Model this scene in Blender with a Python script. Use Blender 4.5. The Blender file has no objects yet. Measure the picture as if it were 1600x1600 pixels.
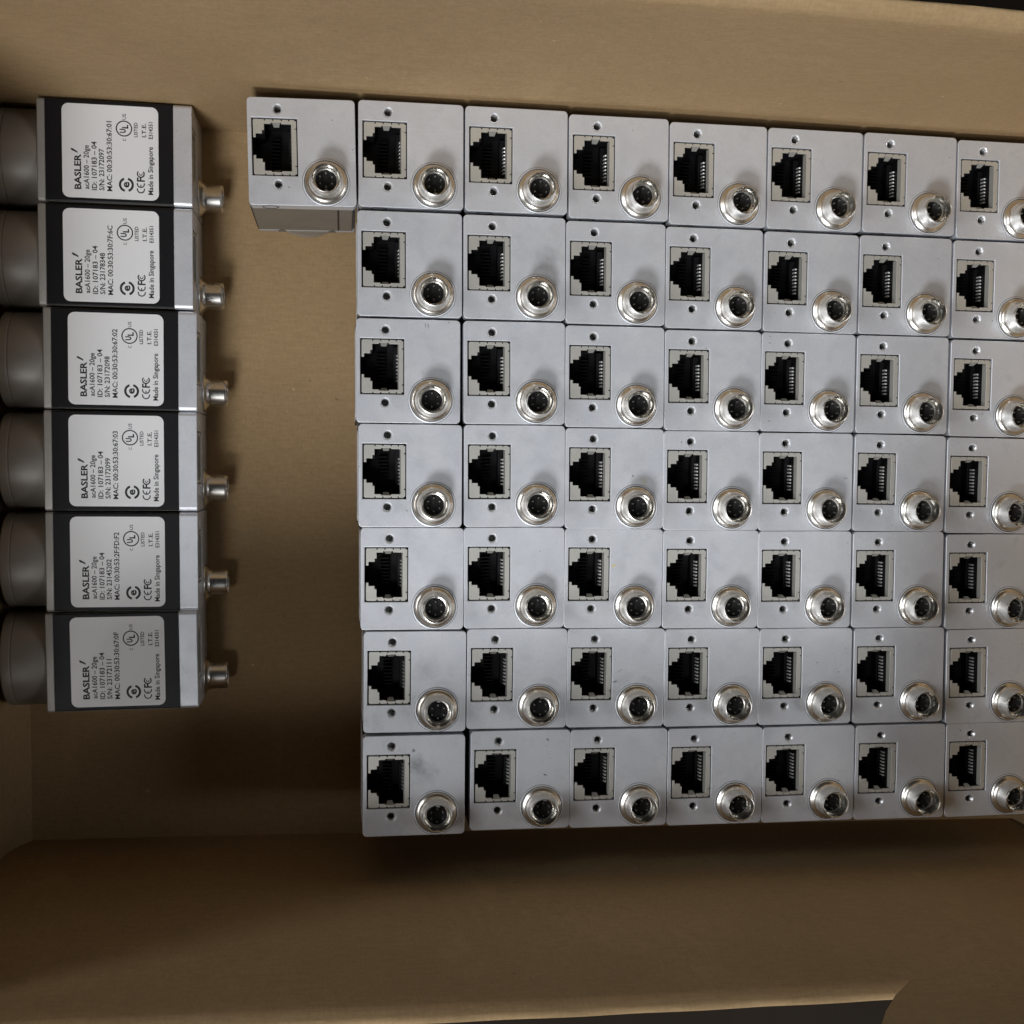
import bpy, bmesh, math, random
from mathutils import Matrix, Vector
random.seed(7)
S = 0.001                                   # everything below is laid out in millimetres
scene = bpy.context.scene
C = scene.collection

# ------------------------------------------------------------------ camera
def fl(x, y, z=0.0):                        # layout frame: x right, y down the picture, z up out of the box
    return Vector((x * S, -y * S, z * S))
cam_d = bpy.data.cameras.new('camera'); cam = bpy.data.objects.new('camera', cam_d); C.objects.link(cam)
R = [[0.9841303387798186, -0.01001059163730495, 0.17716451210157907],
     [-0.000933525661369161, 0.9981015376935031, 0.0615828627436579],
     [-0.17744465284408828, -0.06077095119327788, 0.9822526592827862]]
sg = (1, -1, 1)
Rb = Matrix([[R[i][j] * sg[i] * sg[j] for j in range(3)] for i in range(3)])
cam.matrix_world = Matrix.Translation(fl(0, 0, 385.0756)) @ Rb.transposed().to_4x4()
cam_d.sensor_width = 36.0
cam_d.lens = 2113.965 / 1600 * 36.0
cam_d.shift_x = (800 - 914.2536) / 1600
cam_d.shift_y = (859.5078 - 800) / 1600
cam_d.clip_start = 0.01; cam_d.clip_end = 50
scene.camera = cam

# ------------------------------------------------------------------ room light and lamps
world = bpy.data.worlds.new('World'); scene.world = world; world.use_nodes = True
bg = world.node_tree.nodes['Background']
bg.inputs['Color'].default_value = (0.80, 0.88, 1.0, 1)
bg.inputs['Strength'].default_value = 0.012
def lamp(name, loc, aim, sx, sy, power, col):
    d = bpy.data.lights.new(name, 'AREA'); d.shape = 'RECTANGLE'; d.size = sx; d.size_y = sy
    d.energy = power; d.color = col
    o = bpy.data.objects.new(name, d); C.objects.link(o)
    o.location = loc
    o.rotation_euler = (Vector(aim) - Vector(loc)).to_track_quat('-Z', 'Y').to_euler()
    return o
def lamp_at(name, slope, az, size, power, col):      # slope = horizontal / vertical offset, az in degrees from picture right
    d = Vector((slope * math.cos(math.radians(az)), slope * math.sin(math.radians(az)), 1)).normalized()
    return lamp(name, Vector((0.05, 0, 0)) + d * 1.6, (0.05, 0, 0), size, size, power, col)
COOL = (0.955, 0.975, 1.0)
lamp_at('ceiling_lamp_key', 0.92, 248, 0.36, 14.0, COOL)
lamp_at('ceiling_lamp_steep', 0.45, 234, 0.2, 2.2, COOL)
lamp_at('ceiling_lamp_left', 1.2, 183, 0.5, 5.2, COOL)
lamp_at('ceiling_lamp_right', 1.2, 348, 0.5, 3.5, COOL)
lamp_at('low_fill_left', 2.0, 182, 0.6, 3.2, COOL)  # added low area light from the left, no known window there
lamp_at('low_fill_far', 1.6, 158, 0.3, 3.2, COOL)  # unseen area light added to brighten the right of the near wall
scene.view_settings.view_transform = 'Standard'
scene.view_settings.look = 'None'
scene.cycles.max_bounces = 8
scene.view_settings.exposure = 0.15
scene.view_settings.gamma = 1.0

# ------------------------------------------------------------------ materials
def mat(name, col, rough=0.5, metal=0.0, spec=0.5):
    m = bpy.data.materials.new(name); m.use_nodes = True
    b = m.node_tree.nodes['Principled BSDF']
    b.inputs['Base Color'].default_value = (*col, 1); b.inputs['Roughness'].default_value = rough
    b.inputs['Metallic'].default_value = metal; b.inputs['Specular IOR Level'].default_value = spec
    return m
def N(m, t, **kw):
    n = m.node_tree.nodes.new(t)
    for k, v in kw.items(): setattr(n, k, v)
    return n
def LK(m, a, b): m.node_tree.links.new(a, b)
def ramp(m, fac, stops):
    r = N(m, 'ShaderNodeValToRGB'); LK(m, fac, r.inputs[0])
    e = r.color_ramp.elements
    while len(e) < len(stops): e.new(0.5)
    for el, (p, c) in zip(e, stops): el.position = p; el.color = (*c, 1) if len(c) == 3 else c
    return r.outputs[0]
def coords(m, seeded=True):
    tc = N(m, 'ShaderNodeTexCoord')
    if not seeded: return tc.outputs['Object']
    oi = N(m, 'ShaderNodeObjectInfo'); mul = N(m, 'ShaderNodeMath', operation='MULTIPLY'); mul.inputs[1].default_value = 3.7
    LK(m, oi.outputs['Random'], mul.inputs[0])
    cb = N(m, 'ShaderNodeCombineXYZ')
    for i in range(3): LK(m, mul.outputs[0], cb.inputs[i])
    ad = N(m, 'ShaderNodeVectorMath', operation='ADD'); LK(m, tc.outputs['Object'], ad.inputs[0]); LK(m, cb.outputs[0], ad.inputs[1])
    return ad.outputs[0]
def noise(m, vec, scale, detail=4, rough=0.5, stretch=None):
    if stretch:
        mp = N(m, 'ShaderNodeMapping'); mp.inputs['Scale'].default_value = stretch; LK(m, vec, mp.inputs[0]); vec = mp.outputs[0]
    n = N(m, 'ShaderNodeTexNoise'); n.inputs['Scale'].default_value = scale; n.inputs['Detail'].default_value = detail
    n.inputs['Roughness'].default_value = rough; LK(m, vec, n.inputs['Vector']); return n.outputs['Fac']
def mixc(m, fac, a, b, mode='MIX'):
    x = N(m, 'ShaderNodeMix', data_type='RGBA', blend_type=mode)
    for sock, v in ((x.inputs[0], fac), (x.inputs[6], a), (x.inputs[7], b)):
        if isinstance(v, (int, float)): sock.default_value = v
        elif isinstance(v, tuple): sock.default_value = (*v, 1)
        else: LK(m, v, sock)
    return x.outputs[2]
def bump(m, h, strength, dist):
    b = N(m, 'ShaderNodeBump'); b.inputs['Strength'].default_value = strength; b.inputs['Distance'].default_value = dist
    LK(m, h, b.inputs['Height']); LK(m, b.outputs[0], m.node_tree.nodes['Principled BSDF'].inputs['Normal'])
def P(m): return m.node_tree.nodes['Principled BSDF'].inputs

def cardboard(name, col, dark):
    m = mat(name, col, 0.8, 0, 0.22); v = coords(m, False)
    a = noise(m, v, 16, 6, 0.6); b = noise(m, v, 1100, 4, 0.65, (0.22, 1, 1)); b2 = noise(m, v, 1500, 3, 0.6, (1, 0.3, 0.3)); c = noise(m, v, 3600, 2, 0.5)
    base = mixc(m, ramp(m, a, [(0.3, (0, 0, 0)), (0.7, (1, 1, 1))]), dark, col)
    for fib, lo in ((b, 0.885), (b2, 0.92)):                       # paper fibres both ways
        base = mixc(m, 1.0, base, ramp(m, fib, [(0.3, (lo, lo * 0.985, lo * 0.96)), (0.68, (1.05, 1.05, 1.05))]), 'MULTIPLY')
    sp = noise(m, v, 380, 2, 0.5)                                  # dark flecks in the kraft
    base = mixc(m, ramp(m, sp, [(0.215, (0.6,) * 3), (0.25, (0, 0, 0))]), base, tuple(x * 0.45 for x in col))
    sl = noise(m, v, 300, 2, 0.5)                                  # pale dust flecks
    base = mixc(m, ramp(m, sl, [(0.755, (0, 0, 0)), (0.785, (0.45,) * 3)]), base, tuple(min(1, x * 1.7) for x in col))
    scf = noise(m, v, 60, 5, 0.7, (1, 0.25, 0.25))                 # rubbed streaks
    base = mixc(m, ramp(m, scf, [(0.60, (0, 0, 0)), (0.75, (0.30,) * 3)]), base, tuple(min(1, x * 1.28) for x in col))
    LK(m, base, P(m)['Base Color'])
    w = N(m, 'ShaderNodeTexWave', wave_type='BANDS', bands_direction='X'); w.inputs['Scale'].default_value = 48; w.inputs['Distortion'].default_value = 0.6
    w.inputs['Detail'].default_value = 1; LK(m, v, w.inputs['Vector'])   # flutes telegraphing through the liner
    s1 = N(m, 'ShaderNodeMath', operation='ADD'); LK(m, b, s1.inputs[0]); LK(m, c, s1.inputs[1])
    s2 = N(m, 'ShaderNodeMath', operation='MULTIPLY_ADD'); LK(m, w.outputs['Fac'], s2.inputs[0]); s2.inputs[1].default_value = 0.35; LK(m, s1.outputs[0], s2.inputs[2])
    bump(m, s2.outputs[0], 0.3, 0.00025)
    return m
M_CARD = cardboard('kraft_cardboard', (0.41, 0.284, 0.152), (0.362, 0.247, 0.128))
M_EDGE = cardboard('kraft_edge', (0.46, 0.34, 0.2), (0.41, 0.30, 0.17))

def plate_mat(name, stain=None):
    m = mat(name, (0.80, 0.81, 0.835), 0.42, 0.55); v = coords(m)
    big = noise(m, v, 90, 3, 0.55); fine = noise(m, v, 2500, 2, 0.6)
    sm = noise(m, v, 210, 5, 0.62)
    c1 = mixc(m, ramp(m, big, [(0.3, (0, 0, 0)), (0.75, (1, 1, 1))]), (0.725, 0.75, 0.80), (0.80, 0.815, 0.85))
    smf = ramp(m, sm, [(0.54, (0, 0, 0)), (0.80, (0.50,) * 3)])
    c2 = mixc(m, smf, c1, (0.52, 0.52, 0.53))
    hs = noise(m, v, 260, 3, 0.6, (1, 0.06, 1)); hs2 = noise(m, v, 240, 3, 0.6, (0.05, 1, 1))
    for hh in (hs, hs2):
        c2 = mixc(m, ramp(m, hh, [(0.715, (0, 0, 0)), (0.735, (0.30,) * 3), (0.76, (0, 0, 0))]), c2, (0.92, 0.93, 0.95))
    gr = noise(m, v, 1800, 2, 0.6)
    c2 = mixc(m, 1.0, c2, ramp(m, gr, [(0.3, (0.96,) * 3), (0.7, (1.03,) * 3)]), 'MULTIPLY')
    sp = noise(m, v, 700, 2, 0.5)
    c3 = mixc(m, ramp(m, sp, [(0.205, (0.8,) * 3), (0.235, (0, 0, 0))]), c2, (0.12, 0.115, 0.11))
    if stain:
        tc = N(m, 'ShaderNodeTexCoord')
        for (a, b, r, dens, col) in stain:
            sub = N(m, 'ShaderNodeVectorMath', operation='DISTANCE'); LK(m, tc.outputs['Object'], sub.inputs[0]); sub.inputs[1].default_value = (a * S, -b * S, 0)
            sc = N(m, 'ShaderNodeMath', operation='DIVIDE'); LK(m, sub.outputs['Value'], sc.inputs[0]); sc.inputs[1].default_value = r * S
            nz = noise(m, tc.outputs['Object'], 420, 5, 0.65)
            ad = N(m, 'ShaderNodeMath', operation='MULTIPLY_ADD'); LK(m, nz, ad.inputs[0]); ad.inputs[1].default_value = 1.3; LK(m, sc.outputs[0], ad.inputs[2])
            k = ramp(m, ad.outputs[0], [(0.50, (dens,) * 3), (0.95, (dens * 0.35,) * 3), (1.0, (0, 0, 0))])
            mr = N(m, 'ShaderNodeMapRange'); LK(m, ad.outputs[0], mr.inputs[0])
            mr.inputs[1].default_value = 0.55; mr.inputs[2].default_value = 1.45; mr.inputs[3].default_value = dens; mr.inputs[4].default_value = 0
            c3 = mixc(m, mr.outputs[0], c3, col)
    LK(m, c3, P(m)['Base Color'])
    rr = N(m, 'ShaderNodeMapRange'); LK(m, sm, rr.inputs[0]); rr.inputs[3].default_value = 0.30; rr.inputs[4].default_value = 0.56
    LK(m, rr.outputs[0], P(m)['Roughness'])
    bump(m, fine, 0.16, 0.00003)
    return m
M_PLATE = plate_mat('satin_aluminium')
def worn(name, col, rough, metal, amt=0.12, bumpd=0.00002, scale=600):
    m = mat(name, col, rough, metal); v = coords(m)
    n = noise(m, v, scale, 4, 0.6); b = noise(m, v, scale * 0.15, 3, 0.5)
    c = mixc(m, n, tuple(x * (1 - amt) for x in col), tuple(min(1, x * (1 + amt)) for x in col))
    c = mixc(m, ramp(m, b, [(0.35, (0, 0, 0)), (0.7, (0.5,) * 3)]), c, tuple(x * (1 - 1.5 * amt) for x in col))
    LK(m, c, P(m)['Base Color'])
    rr = N(m, 'ShaderNodeMapRange'); LK(m, b, rr.inputs[0]); rr.inputs[3].default_value = rough * 0.8; rr.inputs[4].default_value = min(1, rough * 1.25)
    LK(m, rr.outputs[0], P(m)['Roughness'])
    bump(m, n, 0.2, bumpd)
    return m
M_BODY = worn('housing_grey', (0.31, 0.295, 0.27), 0.45, 0.6)
M_FRONT = worn('front_plate_grey', (0.44, 0.425, 0.40), 0.5, 0.45)
M_MOUNT = worn('lens_mount_grey', (0.32, 0.295, 0.265), 0.42, 0.4, 0.08)
M_BLACK = worn('black_cover', (0.009, 0.009, 0.011), 0.42, 0.0, 0.3); P(M_BLACK)['Specular IOR Level'].default_value = 0.28
M_CAP = mat('black_cap', (0.015, 0.015, 0.015), 0.6)
M_SHIELD = worn('tin_shield', (0.74, 0.725, 0.665), 0.38, 0.62, 0.10)
M_SOCKET = mat('socket_plastic', (0.006, 0.006, 0.007), 0.5, 0, 0.3)
M_GOLD = mat('contact_metal', (0.95, 0.94, 0.90), 0.42, 0.55)
M_CHROME = worn('nickel', (0.86, 0.83, 0.77), 0.27, 1.0, 0.06, 0.00001, 400)
M_INSERT = mat('connector_insert', (0.008, 0.008, 0.008), 0.5, 0, 0.3)
M_PIN = mat('pin_metal', (0.85, 0.83, 0.78), 0.3, 0.9)
M_THREAD = worn('threaded_insert', (0.70, 0.70, 0.70), 0.3, 0.9)
M_LABEL = worn('white_label', (0.86, 0.865, 0.875), 0.33, 0.0, 0.03, 0.00002, 120)
M_INK = mat('black_ink', (0.02, 0.02, 0.022), 0.6)
M_MARK = mat('scuff', (0.10, 0.10, 0.10), 0.7)
M_YEL = mat('yellow_mark', (0.62, 0.52, 0.16), 0.6)
M_TABLE = worn('dark_table', (0.020, 0.015, 0.011), 0.8, 0.0, 0.2, 0.0001, 40); P(M_TABLE)['Specular IOR Level'].default_value = 0.1

# ------------------------------------------------------------------ object helpers
def link(o, parent=None):
    C.objects.link(o)
    if parent: o.parent = parent
    return o
def mobj(name, bm, m, parent=None, smooth=False):
    me = bpy.data.meshes.new(name); bm.normal_update(); bm.to_mesh(me); bm.free()
    if smooth:
        for p in me.polygons: p.use_smooth = True
    me.materials.append(m)
    return link(bpy.data.objects.new(name, me), parent)
def tag(o, label=None, cat=None, group=None, kind=None):
    for k, v in (('label', label), ('category', cat), ('group', group), ('kind', kind)):
        if v: o[k] = v
    return o
def rrect(w, h, r, n=5, cx=0, cy=0):
    pts = []
    for (sx, sy, a0) in ((1, 1, 0), (-1, 1, 90), (-1, -1, 180), (1, -1, 270)):
        for i in range(n + 1):
            a = math.radians(a0 + 90 * i / n)
            pts.append((cx + sx * (w / 2 - r) + r * math.cos(a), cy + sy * (h / 2 - r) + r * math.sin(a)))
    return pts
def circ(r, n=24, cx=0, cy=0): return [(cx + r * math.cos(2 * math.pi * i / n), cy + r * math.sin(2 * math.pi * i / n)) for i in range(n)]
def curve_mesh(name, loops, z0, z1, bevel=0.0, m=None, parent=None):
    """filled outline with holes, extruded from z0 to z1 (mm), edges rounded by bevel"""
    cu = bpy.data.curves.new(name, 'CURVE'); cu.dimensions = '2D'; cu.fill_mode = 'BOTH'
    for lp in loops:
        s = cu.splines.new('POLY'); s.points.add(len(lp) - 1); s.use_cyclic_u = True
        for p, q in zip(s.points, lp): p.co = (q[0], q[1], 0, 1)
    cu.extrude = (z1 - z0) / 2 - bevel; cu.bevel_depth = bevel; cu.bevel_resolution = 2; cu.offset = -bevel
    o = bpy.data.objects.new(name, cu); C.objects.link(o)
    dg = bpy.context.evaluated_depsgraph_get(); dg.update()
    me = bpy.data.meshes.new_from_object(o.evaluated_get(dg))
    bpy.data.objects.remove(o); bpy.data.curves.remove(cu)
    me.name = name
    me.transform(Matrix.Scale(S, 4) @ Matrix.Translation((0, 0, (z0 + z1) / 2)))
    me.materials.clear(); me.materials.append(m)
    for p in me.polygons: p.use_smooth = False
    return link(bpy.data.objects.new(name, me), parent)
def prism(bm, lp, z0, z1, ch=0.0):
    """closed prism over outline lp, with a small chamfer at both ends"""
    cx = sum(p[0] for p in lp) / len(lp); cy = sum(p[1] for p in lp) / len(lp)
    w = max(p[0] for p in lp) - min(p[0] for p in lp)
    k = 1 - 2 * ch / w
    rings = [(k, z0), (1, z0 + ch), (1, z1 - ch), (k, z1)] if ch else [(1, z0), (1, z1)]
    vs = [[bm.verts.new(((cx + (p[0] - cx) * s) * S, (cy + (p[1] - cy) * s) * S, z * S)) for p in lp] for s, z in rings]
    n = len(lp)
    for a, b in zip(vs, vs[1:]):
        for i in range(n): bm.faces.new((a[i], a[(i + 1) % n], b[(i + 1) % n], b[i]))
    bm.faces.new(vs[-1]); bm.faces.new(list(reversed(vs[0])))
def box(bm, x0, x1, y0, y1, z0, z1): prism(bm, [(x0, y0), (x1, y0), (x1, y1), (x0, y1)], z0, z1)
def lathe(bm, prof, n=40, cx=0, cy=0):
    rings = []
    for r, z in prof:
        if r < 1e-6: rings.append([bm.verts.new((cx * S, cy * S, z * S))])
        else: rings.append([bm.verts.new(((cx + r * math.cos(2 * math.pi * i / n)) * S, (cy + r * math.sin(2 * math.pi * i / n)) * S, z * S)) for i in range(n)])
    for a, b in zip(rings, rings[1:]):
        for i in range(n):
            j = (i + 1) % n
            if len(a) == 1: bm.faces.new((a[0], b[j], b[i])) if len(b) > 1 else None
            elif len(b) == 1: bm.faces.new((a[i], a[j], b[0]))
            else: bm.faces.new((a[i], a[j], b[j], b[i]))
def smooth_by_angle(o, deg=35):
    me = o.data
    for p in me.polygons: p.use_smooth = True
    bm = bmesh.new(); bm.from_mesh(me)
    for e in bm.edges:
        e.smooth = not (len(e.link_faces) == 2 and e.calc_face_angle(0) > math.radians(deg))
    bm.to_mesh(me); bm.free()
    return o

# ------------------------------------------------------------------ the table and the cardboard box
FLOOR = -55.5
bm = bmesh.new()
box(bm, -900, 900, -900, 900, -90, FLOOR - 5)
tag(mobj('table_top', bm, M_TABLE), kind='structure')

bx = bpy.data.objects.new('cardboard_box', None); bx.location = fl(60, 9, FLOOR - 4.5); link(bx)
tag(bx, 'open brown cardboard box holding all the cameras', 'box')
def boxpart(name, bm, m, smooth=None):
    o = mobj(name, bm, m, bx)
    for v in o.data.vertices: v.co -= bx.location
    if smooth: smooth_by_angle(o, smooth)
    return o
def gy_bottom(x): return 118.1 + 0.0145 * (x + 94)
def gy_top(x): return -103.0 + 0.008 * (x + 33)
RIM = 89.0
def wall(name, pfun, u0, u1, nu, out, th=4.2, rim=RIM, z0=FLOOR - 1.0, tilt=0.55):
    """board wall: pfun(u, z) -> inner surface (x, y); folded double board with a rounded top fold"""
    bm = bmesh.new()
    zs = [z0 + (rim - 1.6 - z0) * i / 22 for i in range(23)]
    prof = [(0, z) for z in zs]
    prof += [(0.25, rim - 0.75), (0.8, rim - 0.2), (1.5, rim), (th - 1.5, rim), (th - 0.8, rim - 0.2), (th - 0.25, rim - 0.75), (th, rim - 1.6), (th, z0)]
    grid = []
    for i in range(nu + 1):
        u = u0 + (u1 - u0) * i / nu
        col = []
        for o, z in prof:
            x, y = pfun(u, z)
            wob = 0.18 * math.sin(u * 0.21 + z * 0.9) * (z > rim - 2)
            col.append(bm.verts.new(fl(x + out[0] * o, y + out[1] * o, z + wob + (tilt * o if z > rim - 2 and o > 0 else 0))))
        grid.append(col)
    for a, b in zip(grid, grid[1:]):
        for j in range(len(prof) - 1): bm.faces.new((a[j], a[j + 1], b[j + 1], b[j]))
    for end in (grid[0], grid[-1]): bm.faces.new(end)
    bmesh.ops.recalc_face_normals(bm, faces=bm.faces)
    return boxpart(name, bm, M_CARD, 60)
def bulge(z, amt): return amt * math.sin(max(0, min(1, (z - FLOOR) / (RIM - FLOOR))) * math.pi)
wall('long_wall', lambda u, z: (u, gy_bottom(u) + bulge(z, 0.8) + 0.2 * math.sin(u * 0.03)), -102, 237, 90, (0, 1), th=3.2, tilt=1.25)
wall('long_wall', lambda u, z: (u, gy_top(u) - bulge(z, 0.8) + 0.2 * math.sin(u * 0.04 + 1)), -102, 237, 90, (0, -1), th=4.2, tilt=0.8)
def left_x(z):
    t = max(0.0, z - FLOOR)
    return -94.6 - 6.2 * (1 - math.exp(-t / 9.0)) - 0.02 * t
wall('end_wall', lambda u, z: (left_x(z), u), -104.5, 118.5, 60, (-1, 0), rim=RIM - 0.4)
wall('end_wall', lambda u, z: (233.0 + 0.01 * (z - FLOOR), u), -101, 122, 60, (1, 0), rim=RIM - 0.4)
# the bottom panel
bm = bmesh.new(); box(bm, -108, 241, -128, 110, FLOOR - 4.4, FLOOR)
for v in bm.verts:
    pass
boxpart('bottom_panel', bm, M_CARD)
# rounded dust flap standing against the inside of the near long wall
def tab():
    pts = [(250, 80), (250, 150), (104, 150), (107, 136), (110.5, 125), (114, 117.2), (118.5, 109.2), (124.3, 100.9), (131.5, 92.6), (139, 86.5), (148, 82.0), (160, 80)]
    bm = bmesh.new()
    f = []
    for off in (-1.9, -0.35):
        f.append([bm.verts.new(fl(min(x, 232.0), gy_bottom(x) + 0.9 * math.sin(max(0, min(1, (z - FLOOR) / (RIM - FLOOR))) * math.pi) + 0.2 * math.sin(x * .03) + off, z)) for x, z in pts])
    n = len(pts)
    bm.faces.new(f[0]); bm.faces.new(list(reversed(f[1])))
    for i in range(n): bm.faces.new((f[0][i], f[0][(i + 1) % n], f[1][(i + 1) % n], f[1][i]))
    bmesh.ops.recalc_face_normals(bm, faces=bm.faces)
    boxpart('rounded_flap', bm, M_CARD)
tab()

# ------------------------------------------------------------------ the industrial camera, built once (local z: lens end 0 -> rear face H)
MNT = 13.0; BODY = 42.5; H = MNT + BODY
RP = 5.2; FP = 2.2
PROTO = []                                   # list of (object, parent index)
RJ = (-13.4, -1.15, -9.0, 6.55)              # ethernet cut-out: a0 a1 b0 b1 (a right, b down)
def ab(pts): return [(a, -b) for a, b in pts]
SCREWS = [(-6.45, -11.35), (-6.55, 8.9)]
CON = (6.35, 8.05)
parts = {}
def build_parts():
    L = []
    def add(o, parent=None): L.append((o, parent)); return len(L) - 1
    bm = bmesh.new(); lp = [(-14.05, -14.35), (13.35, -14.35), (14.35, -13.35), (14.35, 13.35), (13.35, 14.35), (-14.05, 14.35)]
    prism(bm, lp, MNT + FP, H - RP)
    bm.faces.ensure_lookup_table()
    bmesh.ops.delete(bm, geom=[max(bm.faces, key=lambda f: f.calc_center_median().z)], context='FACES_ONLY')
    add(mobj('body', bm, M_BODY))
    bm = bmesh.new(); lp = [(-14.07, -14.3), (-14.07, 14.3), (-14.3, 14.25), (-14.5, 13.95), (-14.5, -13.95), (-14.3, -14.25)]
    prism(bm, lp, MNT + FP + 0.06, H - RP - 0.06)
    cov = add(mobj('cover', bm, M_BLACK))
    bm = bmesh.new(); prism(bm, rrect(29, 29, 0.9, 3), MNT, MNT + FP, 0.2)
    add(smooth_by_angle(mobj('front_plate', bm, M_FRONT)))
    bm = bmesh.new()
    lathe(bm, [(12.7, 8.5), (12.7, 0.5), (12.95, 0.05), (13.6, 0.0), (14.05, 0.35), (14.15, 0.9), (14.15, 2.6), (13.95, 2.75), (13.95, 3.05), (14.15, 3.2), (14.15, MNT - 0.5), (13.9, MNT)], 56)
    lm = add(smooth_by_angle(mobj('lens_mount', bm, M_MOUNT)))
    bm = bmesh.new(); lathe(bm, [(12.69, 2.0), (11.6, 1.9), (11.2, 2.6), (0, 2.6)], 40)
    add(smooth_by_angle(mobj('dust_cap', bm, M_CAP)), lm)
    # rear plate with its cut-outs
    loops = [rrect(29, 29, 1.15, 5), ab([(RJ[0], RJ[2]), (RJ[1], RJ[2]), (RJ[1], RJ[3]), (RJ[0], RJ[3])])]
    for a, b in SCREWS: loops.append(circ(1.25, 20, a, -b))
    rp = curve_mesh('rear_plate', loops, H - RP, H, 0.16, M_PLATE)
    rp.data.transform(Matrix.Translation((0, 0, -H * S))); rp.location = (0, 0, H * S)
    irp = add(rp)
    # ethernet port: shield frame with notched rim and stepped opening
    x0, x1, y0, y1 = RJ[0] + 0.42, RJ[1] - 0.30, RJ[2] + 0.34, RJ[3] - 0.34
    top, bot, right = [], [], []
    t = 0.36
    for c in (x0 + 3.1, x0 + 5.3, x0 + 7.6, x0 + 9.6):
        top += [(c - 0.17, y0), (c - 0.17, y0 + t), (c + 0.17, y0 + t), (c + 0.17, y0)]
        bot = [(c + 0.17, y1), (c + 0.17, y1 - t), (c - 0.17, y1 - t), (c - 0.17, y1)] + bot
    for c in (y0 + 2.4, y1 - 2.4):
        right += [(x1, c - 0.17), (x1 - t, c - 0.17), (x1 - t, c + 0.17), (x1, c + 0.17)]
    e = 0.45                                # open corners on the right
    out = [(x0, y0 + 0.3), (x0 + 0.3, y0)] + top + [(x1 - e, y0), (x1 - e, y0 + 0.3), (x1, y0 + 0.3)] + right + [(x1, y1 - 0.35), (x1 - e, y1 - 0.35), (x1 - e, y1)] + bot + [(x0 + 0.3, y1), (x0, y1 - 0.3)]
    steps = [(x0, 1.05), (-12.3, 1.05), (-12.3, 2.0), (-10.6, 2.0), (-10.6, 2.9), (-10.05, 2.9), (-10.05, 5.2), (-8.2, 5.2), (-8.2, 5.5), (-5.4, 5.5), (-5.4, 5.2),
             (-2.75, 5.2), (-2.75, -7.5), (-5.4, -7.5), (-5.4, -7.85), (-8.2, -7.85), (-8.2, -7.5), (-10.05, -7.5), (-10.05, -5.8), (-10.6, -5.8), (-10.6, -4.85), (-12.3, -4.85), (-12.3, -3.8), (x0, -3.8)]
    sh = curve_mesh('ethernet_port', [ab(out + steps)], H - 1.0, H - 0.25, 0.05, M_SHIELD)
    bm = bmesh.new(); bm.from_mesh(sh.data)
    # lip folded down inside the right edge and spring tabs
    a = -2.72
    q = [bm.verts.new((p[0] * S, -p[1] * S, p[2] * S)) for p in ((a, -7.5, H - 0.3), (a, 5.2, H - 0.3), (a - 0.25, 5.2, H - 2.6), (a - 0.25, -7.5, H - 2.6))]
    bm.faces.new(q)
    for b, s in ((-7.88, 1), (5.53, -1)):
        q = [bm.verts.new((p[0] * S, -p[1] * S, p[2] * S)) for p in ((-7.9, b, H - 0.3), (-5.7, b, H - 0.3), (-6.1, b + s * 0.9, H - 2.4), (-7.5, b + s * 0.9, H - 2.4))]
        bm.faces.new(q)
    bm.to_mesh(sh.data); bm.free()
    ip = add(sh)
    # black moulded socket: open box with a stepped latch channel and ribs
    bm = bmesh.new(); zb = H - 12.0; zt = H - 0.95
    def boxo(x0, x1, y0, y1, z0, z1): box(bm, x0, x1, -y1, -y0, z0, z1)
    boxo(RJ[0] - 0.3, RJ[1] + 0.3, RJ[2] - 0.3, RJ[3] + 0.3, zb - 1, zb)                  # floor
    boxo(RJ[0] - 0.3, RJ[0] + 0.15, RJ[2], RJ[3], zb, zt); boxo(-2.5, RJ[1] + 0.2, RJ[2], RJ[3], zb, zt)
    boxo(RJ[0], RJ[1], RJ[2] - 0.3, -7.95, zb, zt); boxo(RJ[0], RJ[1], 5.6, RJ[3] + 0.3, zb, zt)
    boxo(RJ[0] + 0.1, -10.0, RJ[2], -4.9, zb, zt - 0.05); boxo(RJ[0] + 0.1, -10.0, 2.6, RJ[3], zb, zt - 0.05)
    for k in range(9):
        b = -1.18 + (k - 4) * 1.02
        boxo(-8.6, -6.2, b - 0.13, b + 0.13, zb - 0.1, zb + 2.6)
    boxo(-3.9, -2.4, -7.4, 5.1, zb, zb + 3.6)
    add(mobj('socket', bm, M_SOCKET), ip)
    bm = bmesh.new()
    for k in range(8):
        b = -1.18 + (k - 3.5) * 1.02
        pr = [(-2.6, H - 6.0), (-2.98, H - 6.1), (-3.2, H - 7.9)]
        w = 0.24
        vs = [[bm.verts.new((x * S, -(b + dy) * S, (z + dz) * S)) for dy, dz in ((-w, 0.06), (0, 0.24), (w, 0.06), (0, -0.2))] for x, z in pr]
        for r0, r1 in zip(vs, vs[1:]):
            for i in range(4): bm.faces.new((r0[i], r0[(i + 1) % 4], r1[(i + 1) % 4], r1[i]))
        bm.faces.new(vs[0]); bm.faces.new(vs[-1])
    bmesh.ops.recalc_face_normals(bm, faces=bm.faces)
    add(mobj('contacts', bm, M_GOLD), ip)
    # threaded screw holes
    for a, b in SCREWS:
        bm = bmesh.new()
        prof = [(2.0, H + 0.005), (1.92, H - 0.02), (1.88, H + 0.03), (1.5, H + 0.03), (1.15, H - 0.2)]
        z = H - 0.25
        while z > H - 4.6: prof += [(0.98, z - 0.17), (1.12, z - 0.34)]; z -= 0.34
        prof += [(0, z)]
        lathe(bm, prof, 24, a, -b)
        so = smooth_by_angle(mobj('screw_hole', bm, M_THREAD), 25); so.data.materials.append(M_PLATE)
        for p in so.data.polygons:
            c = p.center; p.material_index = 1 if math.hypot(c.x / S - a, c.y / S + b) > 1.16 else 0
        add(so)
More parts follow.
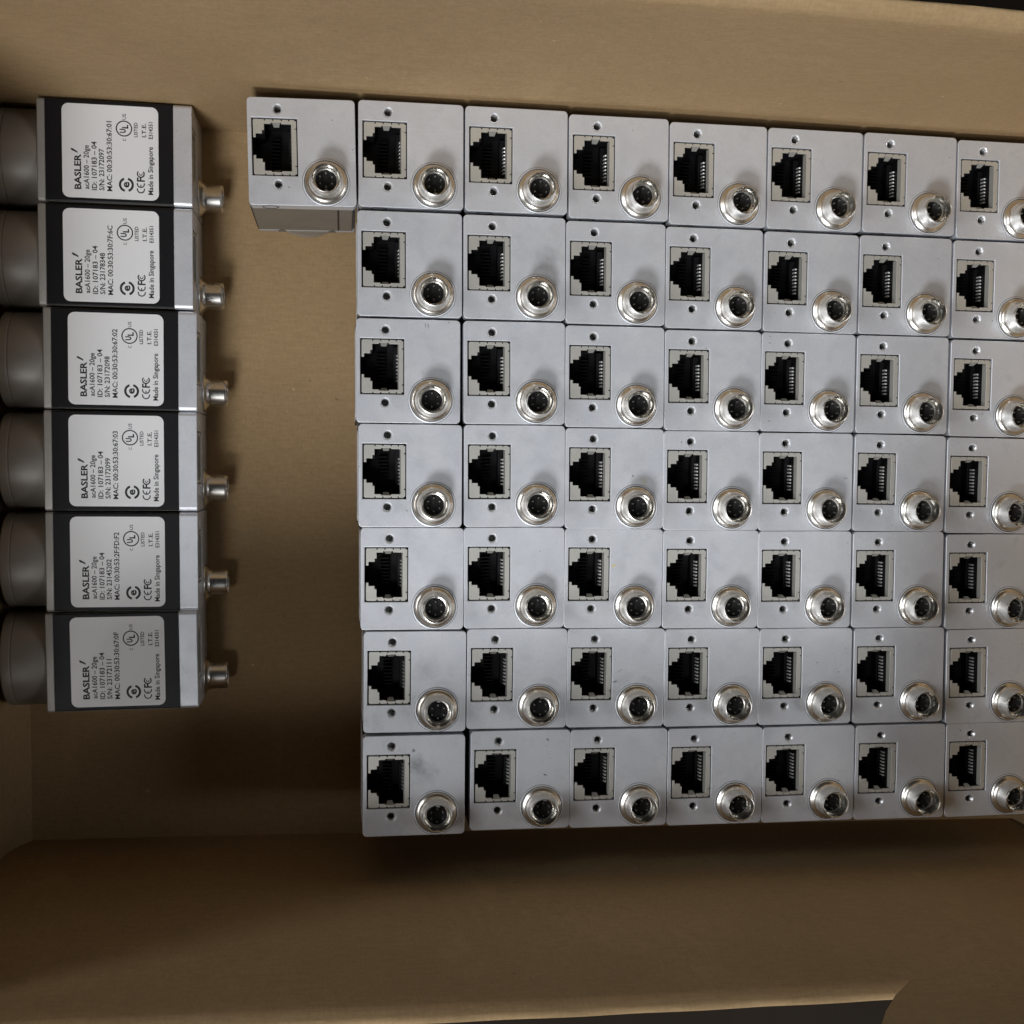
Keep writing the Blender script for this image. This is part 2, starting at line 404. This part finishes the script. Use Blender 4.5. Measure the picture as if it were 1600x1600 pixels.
    # round power connector
    a, b = CON; cx, cy = a, -b
    bm = bmesh.new()
    lathe(bm, [(5.80, H - 0.02), (5.76, H + 0.30), (5.6, H + 0.52), (5.2, H + 0.72), (4.85, H + 0.95), (4.5, H + 1.35), (4.28, H + 1.9), (4.15, H + 2.6),
                 (4.12, H + 6.2), (4.05, H + 6.7), (3.92, H + 6.95), (3.82, H + 6.98), (3.72, H + 6.88), (3.66, H + 6.5), (3.60, H + 4.0), (3.52, H + 2.9), (3.3, H + 2.55), (2.9, H + 2.45), (2.86, H + 2.2), (2.85, H + 1.0)], 56, cx, cy)
    pc = mobj('power_connector', bm, M_CHROME); smooth_by_angle(pc, 40)
    bm = bmesh.new(); bm.from_mesh(pc.data)
    for ang in (90, 270):                    # keyways on the rim
        for da in (0,):
            th = math.radians(ang); ux, uy = math.cos(th), math.sin(th); px, py = -uy, ux
            r0, r1, w, z0, z1 = 3.3, 3.78, 0.5, H + 5.4, H + 6.9
            pts = [(cx + ux * r + px * s, cy + uy * r + py * s) for r, s in ((r0, -w), (r1, -w), (r1, w), (r0, w))]
            prism(bm, pts, z0, z1)
    bm.to_mesh(pc.data); bm.free()
    ic = add(pc)
    bm = bmesh.new()                          # engraved ring round the connector, plate finish, its groove shade painted in black
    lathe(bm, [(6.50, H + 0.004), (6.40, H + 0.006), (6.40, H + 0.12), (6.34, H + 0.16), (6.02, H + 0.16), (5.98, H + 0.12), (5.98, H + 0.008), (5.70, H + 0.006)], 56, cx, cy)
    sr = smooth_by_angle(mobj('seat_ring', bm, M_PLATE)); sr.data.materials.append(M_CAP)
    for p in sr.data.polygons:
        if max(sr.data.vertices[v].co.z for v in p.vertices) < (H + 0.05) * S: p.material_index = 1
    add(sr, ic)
    bm = bmesh.new(); lathe(bm, [(2.9, H + 2.1), (2.6, H + 2.2), (0, H + 2.2)], 28, cx, cy)
    box(bm, cx - 0.5, cx + 0.5, cy + 0.1, cy + 2.2, H + 2.1, H + 3.0)
    lathe(bm, [(0.8, H + 2.1), (0.8, H + 2.8), (0.0, H + 2.8)], 12, cx, cy)
    add(mobj('insert', bm, M_INSERT), ic)
    bm = bmesh.new()
    for k in range(6):
        th = math.radians(90 + k * 60); lathe(bm, [(0.2, H + 2.1), (0.2, H + 3.7), (0.12, H + 3.9), (0, H + 3.9)], 8, cx + 1.85 * math.cos(th), cy + 1.85 * math.sin(th))
    add(smooth_by_angle(mobj('pins', bm, M_PIN)), ic)
    # mounting side: seam and blind holes
    bm = bmesh.new(); box(bm, 9.2, 9.75, -14.44, -14.2, MNT + FP + 1.0, H - RP - 0.6)
    add(mobj('seam', bm, M_CAP))
    for (a, z, r) in ((-8.8, H - 2.6, 2.0), (-7.4, MNT + 1.25, 0.95), (7.6, MNT + 1.25, 0.95)):
        bm = bmesh.new()
        lathe(bm, [(r + 0.25, 0.0), (r + 0.2, 0.05), (r, 0.05), (r - 0.1, -0.1), (0, -0.12)], 20)
        bmesh.ops.transform(bm, matrix=Matrix.Translation((a * S, -14.53 * S, z * S)) @ Matrix.Rotation(math.radians(90), 4, 'X'), verts=bm.verts)
        add(smooth_by_angle(mobj('mounting_hole', bm, M_CAP)))
    return L, cov

# printed label: text meshes -------------------------------------------------
def text_verts(txt, size, extend=None, bold=0.0):
    cu = bpy.data.curves.new('t', 'FONT'); cu.body = txt; cu.size = 1.0; cu.fill_mode = 'FRONT'; cu.dimensions = '2D'; cu.resolution_u = 2
    cu.offset = bold
    o = bpy.data.objects.new('t', cu); C.objects.link(o)
    dg = bpy.context.evaluated_depsgraph_get(); dg.update()
    me = bpy.data.meshes.new_from_object(o.evaluated_get(dg))
    bpy.data.objects.remove(o); bpy.data.curves.remove(cu)
    v = [tuple(x.co[:2]) for x in me.vertices]; f = [tuple(p.vertices) for p in me.polygons]
    bpy.data.meshes.remove(me)
    x0 = min(p[0] for p in v); x1 = max(p[0] for p in v)
    sx = (extend / (x1 - x0)) if extend else size
    return [((p[0] - x0) * sx, p[1] * size) for p in v], f
class Ink:
    def __init__(self): self.v = []; self.f = []
    def raw(self, v, f): n = len(self.v); self.v += v; self.f += [tuple(i + n for i in q) for q in f]
    def text(self, txt, u, line, cap, length, bold=0.02):
        v, f = text_verts(txt, cap / 0.70, length, bold); self.raw([(u + a, line + b) for a, b in v], f)
    def ring(self, u, l, r0, r1, a0=0, a1=360, n=40):
        v = []; f = []
        for i in range(n + 1):
            t = math.radians(a0 + (a1 - a0) * i / n); v += [(u + r0 * math.cos(t), l + r0 * math.sin(t)), (u + r1 * math.cos(t), l + r1 * math.sin(t))]
        for i in range(n): f.append((2 * i, 2 * i + 1, 2 * i + 3, 2 * i + 2))
        self.raw(v, f)
    def poly(self, pts): self.raw(list(pts), [tuple(range(len(pts)))])
LW = 26.4
def label_ink(serial, mac):
    """u runs along the reading direction from the label's lower edge, l is minus the distance from the label's left edge"""
    k = Ink(); q = LW / 1175.0
    def U(y): return (1235 - y) * q
    def X(x): return -(x - 135) * q
    k.text('BASLER', U(1130), X(360), 78 * q, (1130 - 690) * q, 0.030)
    k.poly([(U(680), X(322)), (U(655), X(318)), (U(622), X(262)), (U(618), X(240)), (U(640), X(244)), (U(652), X(262)), (U(662), X(290))])
    k.text('acA1600 – 20ge', U(1125), X(457), 62 * q, (1125 - 575) * q, 0.018)
    k.text('ID: 107183 – 04', U(1135), X(553), 62 * q, (1135 - 525) * q, 0.018)
    if serial:
        k.text('S/N: ' + serial, U(1135), X(642), 62 * q, (1135 - 612) * q, 0.018)
        k.text('MAC: ' + mac, U(1140), X(738), 62 * q, (1140 - 262) * q, 0.018)
    cu, cl = U(1050), X(912)
    k.ring(cu, cl, 64 * q, 92 * q, 20, 165); k.ring(cu, cl, 64 * q, 92 * q, 200, 345)
    k.text('e', cu - 36 * q, cl - 34 * q, 96 * q, 74 * q, 0.03)
    for c in (1100, 1032):                   # the two open letters of the conformity mark
        k.ring(U(c) , X(1090), 36 * q, 50 * q, 75, 285, 20)
    k.poly([(U(1070), X(1084)), (U(1040), X(1084)), (U(1040), X(1096)), (U(1070), X(1096))])
    k.text('F', U(1003), X(1135), 92 * q, 52 * q, 0.03)
    k.ring(U(905), X(1090), 34 * q, 50 * q, 45, 315, 22); k.ring(U(905), X(1090), 12 * q, 22 * q, 60, 300, 14)
    k.text('Made in Singapore', U(1165), X(1240), 62 * q, (1165 - 560) * q, 0.018)
    cu, cl = U(345), X(890)
    k.ring(cu, cl, 86 * q, 101 * q)
    k.text('U', cu - 55 * q, cl - 18 * q, 68 * q, 50 * q, 0.045); k.text('L', cu + 2 * q, cl - 48 * q, 68 * q, 46 * q, 0.045)
    k.text('C', U(500), X(913), 40 * q, 30 * q, 0.01); k.text('US', U(232), X(913), 42 * q, 70 * q, 0.01)
    k.text('LISTED', U(445), X(1055), 44 * q, (445 - 262) * q, 0.018)
    k.text('I.T.E.', U(442), X(1158), 50 * q, (442 - 268) * q, 0.018)
    k.text('E314351', U(460), X(1240), 48 * q, (460 - 250) * q, 0.02)
    return k
def label_mesh():
    bm = bmesh.new()
    # on the -x side: width along local z, height along local y
    lp = rrect(LW, LW, 1.9, 6)
    vs0 = [bm.verts.new((-14.5 * S, p[0] * S, (p[1]) * S)) for p in lp]
    vs1 = [bm.verts.new((-14.62 * S, p[0] * S, (p[1]) * S)) for p in lp]
    n = len(lp)
    bm.faces.new(vs1)
    for i in range(n): bm.faces.new((vs0[i], vs0[(i + 1) % n], vs1[(i + 1) % n], vs1[i]))
    bmesh.ops.recalc_face_normals(bm, faces=bm.faces)
    me = bpy.data.meshes.new('label'); bm.to_mesh(me); bm.free(); me.materials.append(M_LABEL)
    return me
LABEL_C = MNT + 20.0                          # label centre along the camera axis
LABEL_ME = label_mesh()
def ink_mesh(k):
    me = bpy.data.meshes.new('lettering')
    # l = -(distance from label's front edge); local z = front edge + distance; u from the label's lower edge -> local y
    v = [(-14.64 * S, (u - LW / 2) * S, (-l - LW / 2) * S) for u, l in k.v]
    me.from_pydata(v, [], k.f); me.materials.append(M_INK); me.update()
    return me
PLAIN_INK = ink_mesh(label_ink(None, None))

PARTS, COVER = build_parts()
first = [True]
def make_camera(label, group, loc, rot, marks=None, ink=None, plate=None):
    root = bpy.data.objects.new('industrial_camera', None); root.empty_display_size = 0.01
    link(root); root.location = loc; root.rotation_euler = rot
    tag(root, label, 'camera', group)
    made = []
    for o, pi in PARTS:
        c = o if first[0] else o.copy()
        if not first[0]: C.objects.link(c)
        c.parent = made[pi] if pi is not None else root
        made.append(c)
    if first[0]:
        for (o, pi) in PARTS: pass
    first[0] = False
    if plate:
        for c in made:
            if c.name.startswith('rear_plate'): c.material_slots[0].link = 'OBJECT'; c.material_slots[0].material = plate
    if ink:
        lb = link(bpy.data.objects.new('label', LABEL_ME), root); lb.location = (0, 0, LABEL_C * S)
        link(bpy.data.objects.new('lettering', ink), lb)
    for (name, m, quads) in (marks or []):
        bm = bmesh.new()
        for pts in quads: bm.faces.new([bm.verts.new((a * S, -b * S, (H + 0.03) * S)) for a, b in pts])
        bmesh.ops.recalc_face_normals(bm, faces=bm.faces)
        mobj(name, bm, m, root)
    return root

POS = {"A0": [-10.47, -85.61, -1.12], "1,0": [19.29, -86.23, -0.17], "2,0": [48.82, -86.24, -0.11], "3,0": [78.31, -85.58, -0.28], "4,0": [107.69, -85.0, -0.08], "5,0": [137.11, -84.91, 0.14], "6,0": [166.67, -85.07, 0.28], "7,0": [196.24, -84.5, -0.02],
 "1,1": [19.03, -56.17, -0.24], "2,1": [48.48, -56.25, -0.23], "3,1": [77.74, -55.71, -0.09], "4,1": [106.99, -55.25, -0.09], "5,1": [136.52, -55.04, 0.26], "6,1": [166.0, -55.13, 0.1], "7,1": [195.68, -54.77, 0.15],
 "1,2": [18.65, -26.53, -0.09], "2,2": [48.62, -26.66, -0.32], "3,2": [77.82, -26.18, -0.16], "4,2": [107.07, -25.72, -0.21], "5,2": [136.23, -25.76, 0.05], "6,2": [165.84, -25.7, 0.0], "7,2": [195.62, -25.11, 0.35],
 "1,3": [19.27, 2.8, -0.02], "2,3": [48.9, 2.62, -0.26], "3,3": [78.05, 3.12, -0.0], "4,3": [107.06, 3.47, -0.09], "5,3": [136.1, 3.61, -0.15], "6,3": [165.66, 3.73, 0.5], "7,3": [195.25, 4.31, 0.42],
 "1,4": [19.86, 31.97, 0.15], "2,4": [48.96, 31.81, -0.04], "3,4": [78.03, 32.11, 0.34], "4,4": [107.24, 32.49, 0.17], "5,4": [136.32, 32.74, 0.01], "6,4": [165.87, 32.88, -0.02], "7,4": [195.83, 33.65, -0.27],
 "1,5": [20.67, 61.44, 0.34], "2,5": [49.95, 61.04, 0.31], "3,5": [79.06, 61.3, 0.48], "4,5": [108.14, 61.7, 0.13], "5,5": [137.19, 61.9, 0.01], "6,5": [166.85, 62.06, -0.07], "7,5": [196.81, 62.84, -0.42],
 "1,6": [20.5, 91.31, 0.18], "2,6": [51.09, 90.64, 0.31], "3,6": [80.24, 90.98, 0.25], "4,6": [109.52, 91.35, 0.15], "5,6": [138.69, 91.54, -0.12], "6,6": [168.04, 91.78, 0.25], "7,6": [197.46, 91.93, -0.24]}
ORD = ['first', 'second', 'third', 'fourth', 'fifth', 'sixth', 'seventh']
def stroke(a0, b0, a1, b1, w):
    d = math.hypot(a1 - a0, b1 - b0); nx, ny = -(b1 - b0) / d * w, (a1 - a0) / d * w
    return [(a0 - nx * .4, b0 - ny * .4), (a0 + nx * .4, b0 + ny * .4), ((a0 + a1) / 2 + nx, (b0 + b1) / 2 + ny), (a1, b1), ((a0 + a1) / 2 - nx, (b0 + b1) / 2 - ny)]
MARKS = {
 '1,2': [('scuff_mark', M_MARK, [stroke(4.6, -13.6, 4.9, -12.2, .10), stroke(5.4, -13.6, 5.7, -11.9, .09), stroke(11.0, -14.0, 11.6, -13.8, .09)])],
 '2,6': [('scuff_mark', M_MARK, [stroke(7.6, -12.0, 8.3, -11.2, .22), stroke(6.8, -1.6, 7.8, -1.0, .2)])],
 '3,4': [('yellow_mark', M_YEL, [stroke(-0.6, -3.4, 0.7, -4.1, .28)])],
 '3,5': [('scuff_mark', M_MARK, [stroke(-1.0, 1.3, 0.7, 0.9, .16), stroke(0.5, -1.6, 2.2, -2.8, .06)])],
 'A0': [('scuff_mark', M_MARK, [stroke(-4.0, 9.5, -3.3, 9.6, .12)])],
 '5,2': [('scuff_mark', M_MARK, [stroke(-12.2, -13.4, -11.7, -13.2, .1), stroke(-12.4, -11.6, -11.8, -11.2, .12), stroke(-12.3, 11.6, -11.3, 11.3, .1)])],
 '4,2': [('scuff_mark', M_MARK, [stroke(11.0, 11.6, 11.4, 12.2, .1)])],
 '3,2': [('scuff_mark', M_MARK, [stroke(-11.0, 12.6, -10.6, 12.2, .08), stroke(3.6, 12.6, 4.0, 12.9, .06)])],
}
PLATES = {
 '1,6': plate_mat('satin_aluminium_smudged', [(-0.2, -10.1, 0.75, 0.95, (0.05, 0.05, 0.05)), (0.6, -6.0, 4.2, 0.62, (0.14, 0.14, 0.14)), (3.0, -3.4, 6.0, 0.35, (0.2, 0.2, 0.2))]),
 '3,3': plate_mat('satin_aluminium_yellowed', [(8.6, 0.6, 1.9, 0.55, (0.50, 0.46, 0.20))]),
 '2,1': plate_mat('satin_aluminium_scuffed', [(9.5, -3.0, 6.5, 0.40, (0.22, 0.22, 0.23))]),
 '3,4': plate_mat('satin_aluminium_marked', [(0.2, 6.0, 2.8, 0.5, (0.18, 0.18, 0.18))]),
 '1,5': plate_mat('satin_aluminium_dull', [(3.0, -4.0, 6.0, 0.3, (0.24, 0.24, 0.25))]),
}
EXTRA = {'1,6': 'black-smudged ', '3,3': 'faintly yellow-stained ', '3,4': 'yellow-flecked ', '1,2': 'pencil-ticked '}
base_z = FLOOR
for key, (x, y, th) in POS.items():
    if key == 'A0':
        lab = 'silver camera standing alone left of the block, beside the top row'
    else:
        c, r = int(key[0]), int(key[2])
        lab = '%ssilver camera, row %s from top, column %s from left of the block' % (EXTRA.get(key, 'upright '), ORD[r], ORD[c - 1])
    exposed = key == 'A0' or key[0] == '1'
    o = make_camera(lab, 'cameras standing on their lens ends in rows', fl(x, y, base_z), (0, 0, -math.radians(th)),
                    MARKS.get(key), PLAIN_INK if exposed else None, PLATES.get(key))

LYING = [[-63.6, -88.79, 0.0], [-63.65, -59.35, 0.02], [-62.7, -29.9, 0.25], [-62.84, -0.59, 0.02], [-62.8, 28.79, -0.03], [-63.11, 58.01, -0.71]]
NUM = [('23172097', '00:30:53:30:67:01'), ('23178348', '00:30:53:30:7F:6C'), ('23172098', '00:30:53:30:67:02'),
       ('23172099', '00:30:53:30:67:03'), ('23145202', '00:30:53:2F:FD:F2'), ('23172111', '00:30:53:30:67:0F')]
LL = ['topmost of the six cameras lying on their sides, white label up', 'second from top of the six lying cameras, label serial ending 348',
      'third from top of the six lying cameras, label serial ending 098', 'fourth from top of the six lying cameras, label serial ending 099',
      'fifth from top of the six lying cameras, label serial ending 202', 'bottommost of the six cameras lying on their sides, dim white label']
for (x, y, th), (sn, mac), lab in zip(LYING, NUM, LL):
    t = math.radians(-th)
    rot = (Matrix.Rotation(t, 3, 'Z') @ Matrix.Rotation(math.radians(90), 3, 'Y')).to_euler()
    back = BODY / 2 + MNT
    loc = fl(x - back * math.cos(-t), y - back * math.sin(-t) , FLOOR + 14.62)
    make_camera(lab, 'labelled cameras lying in a column', loc, rot, None, ink_mesh(label_ink(sn, mac)))
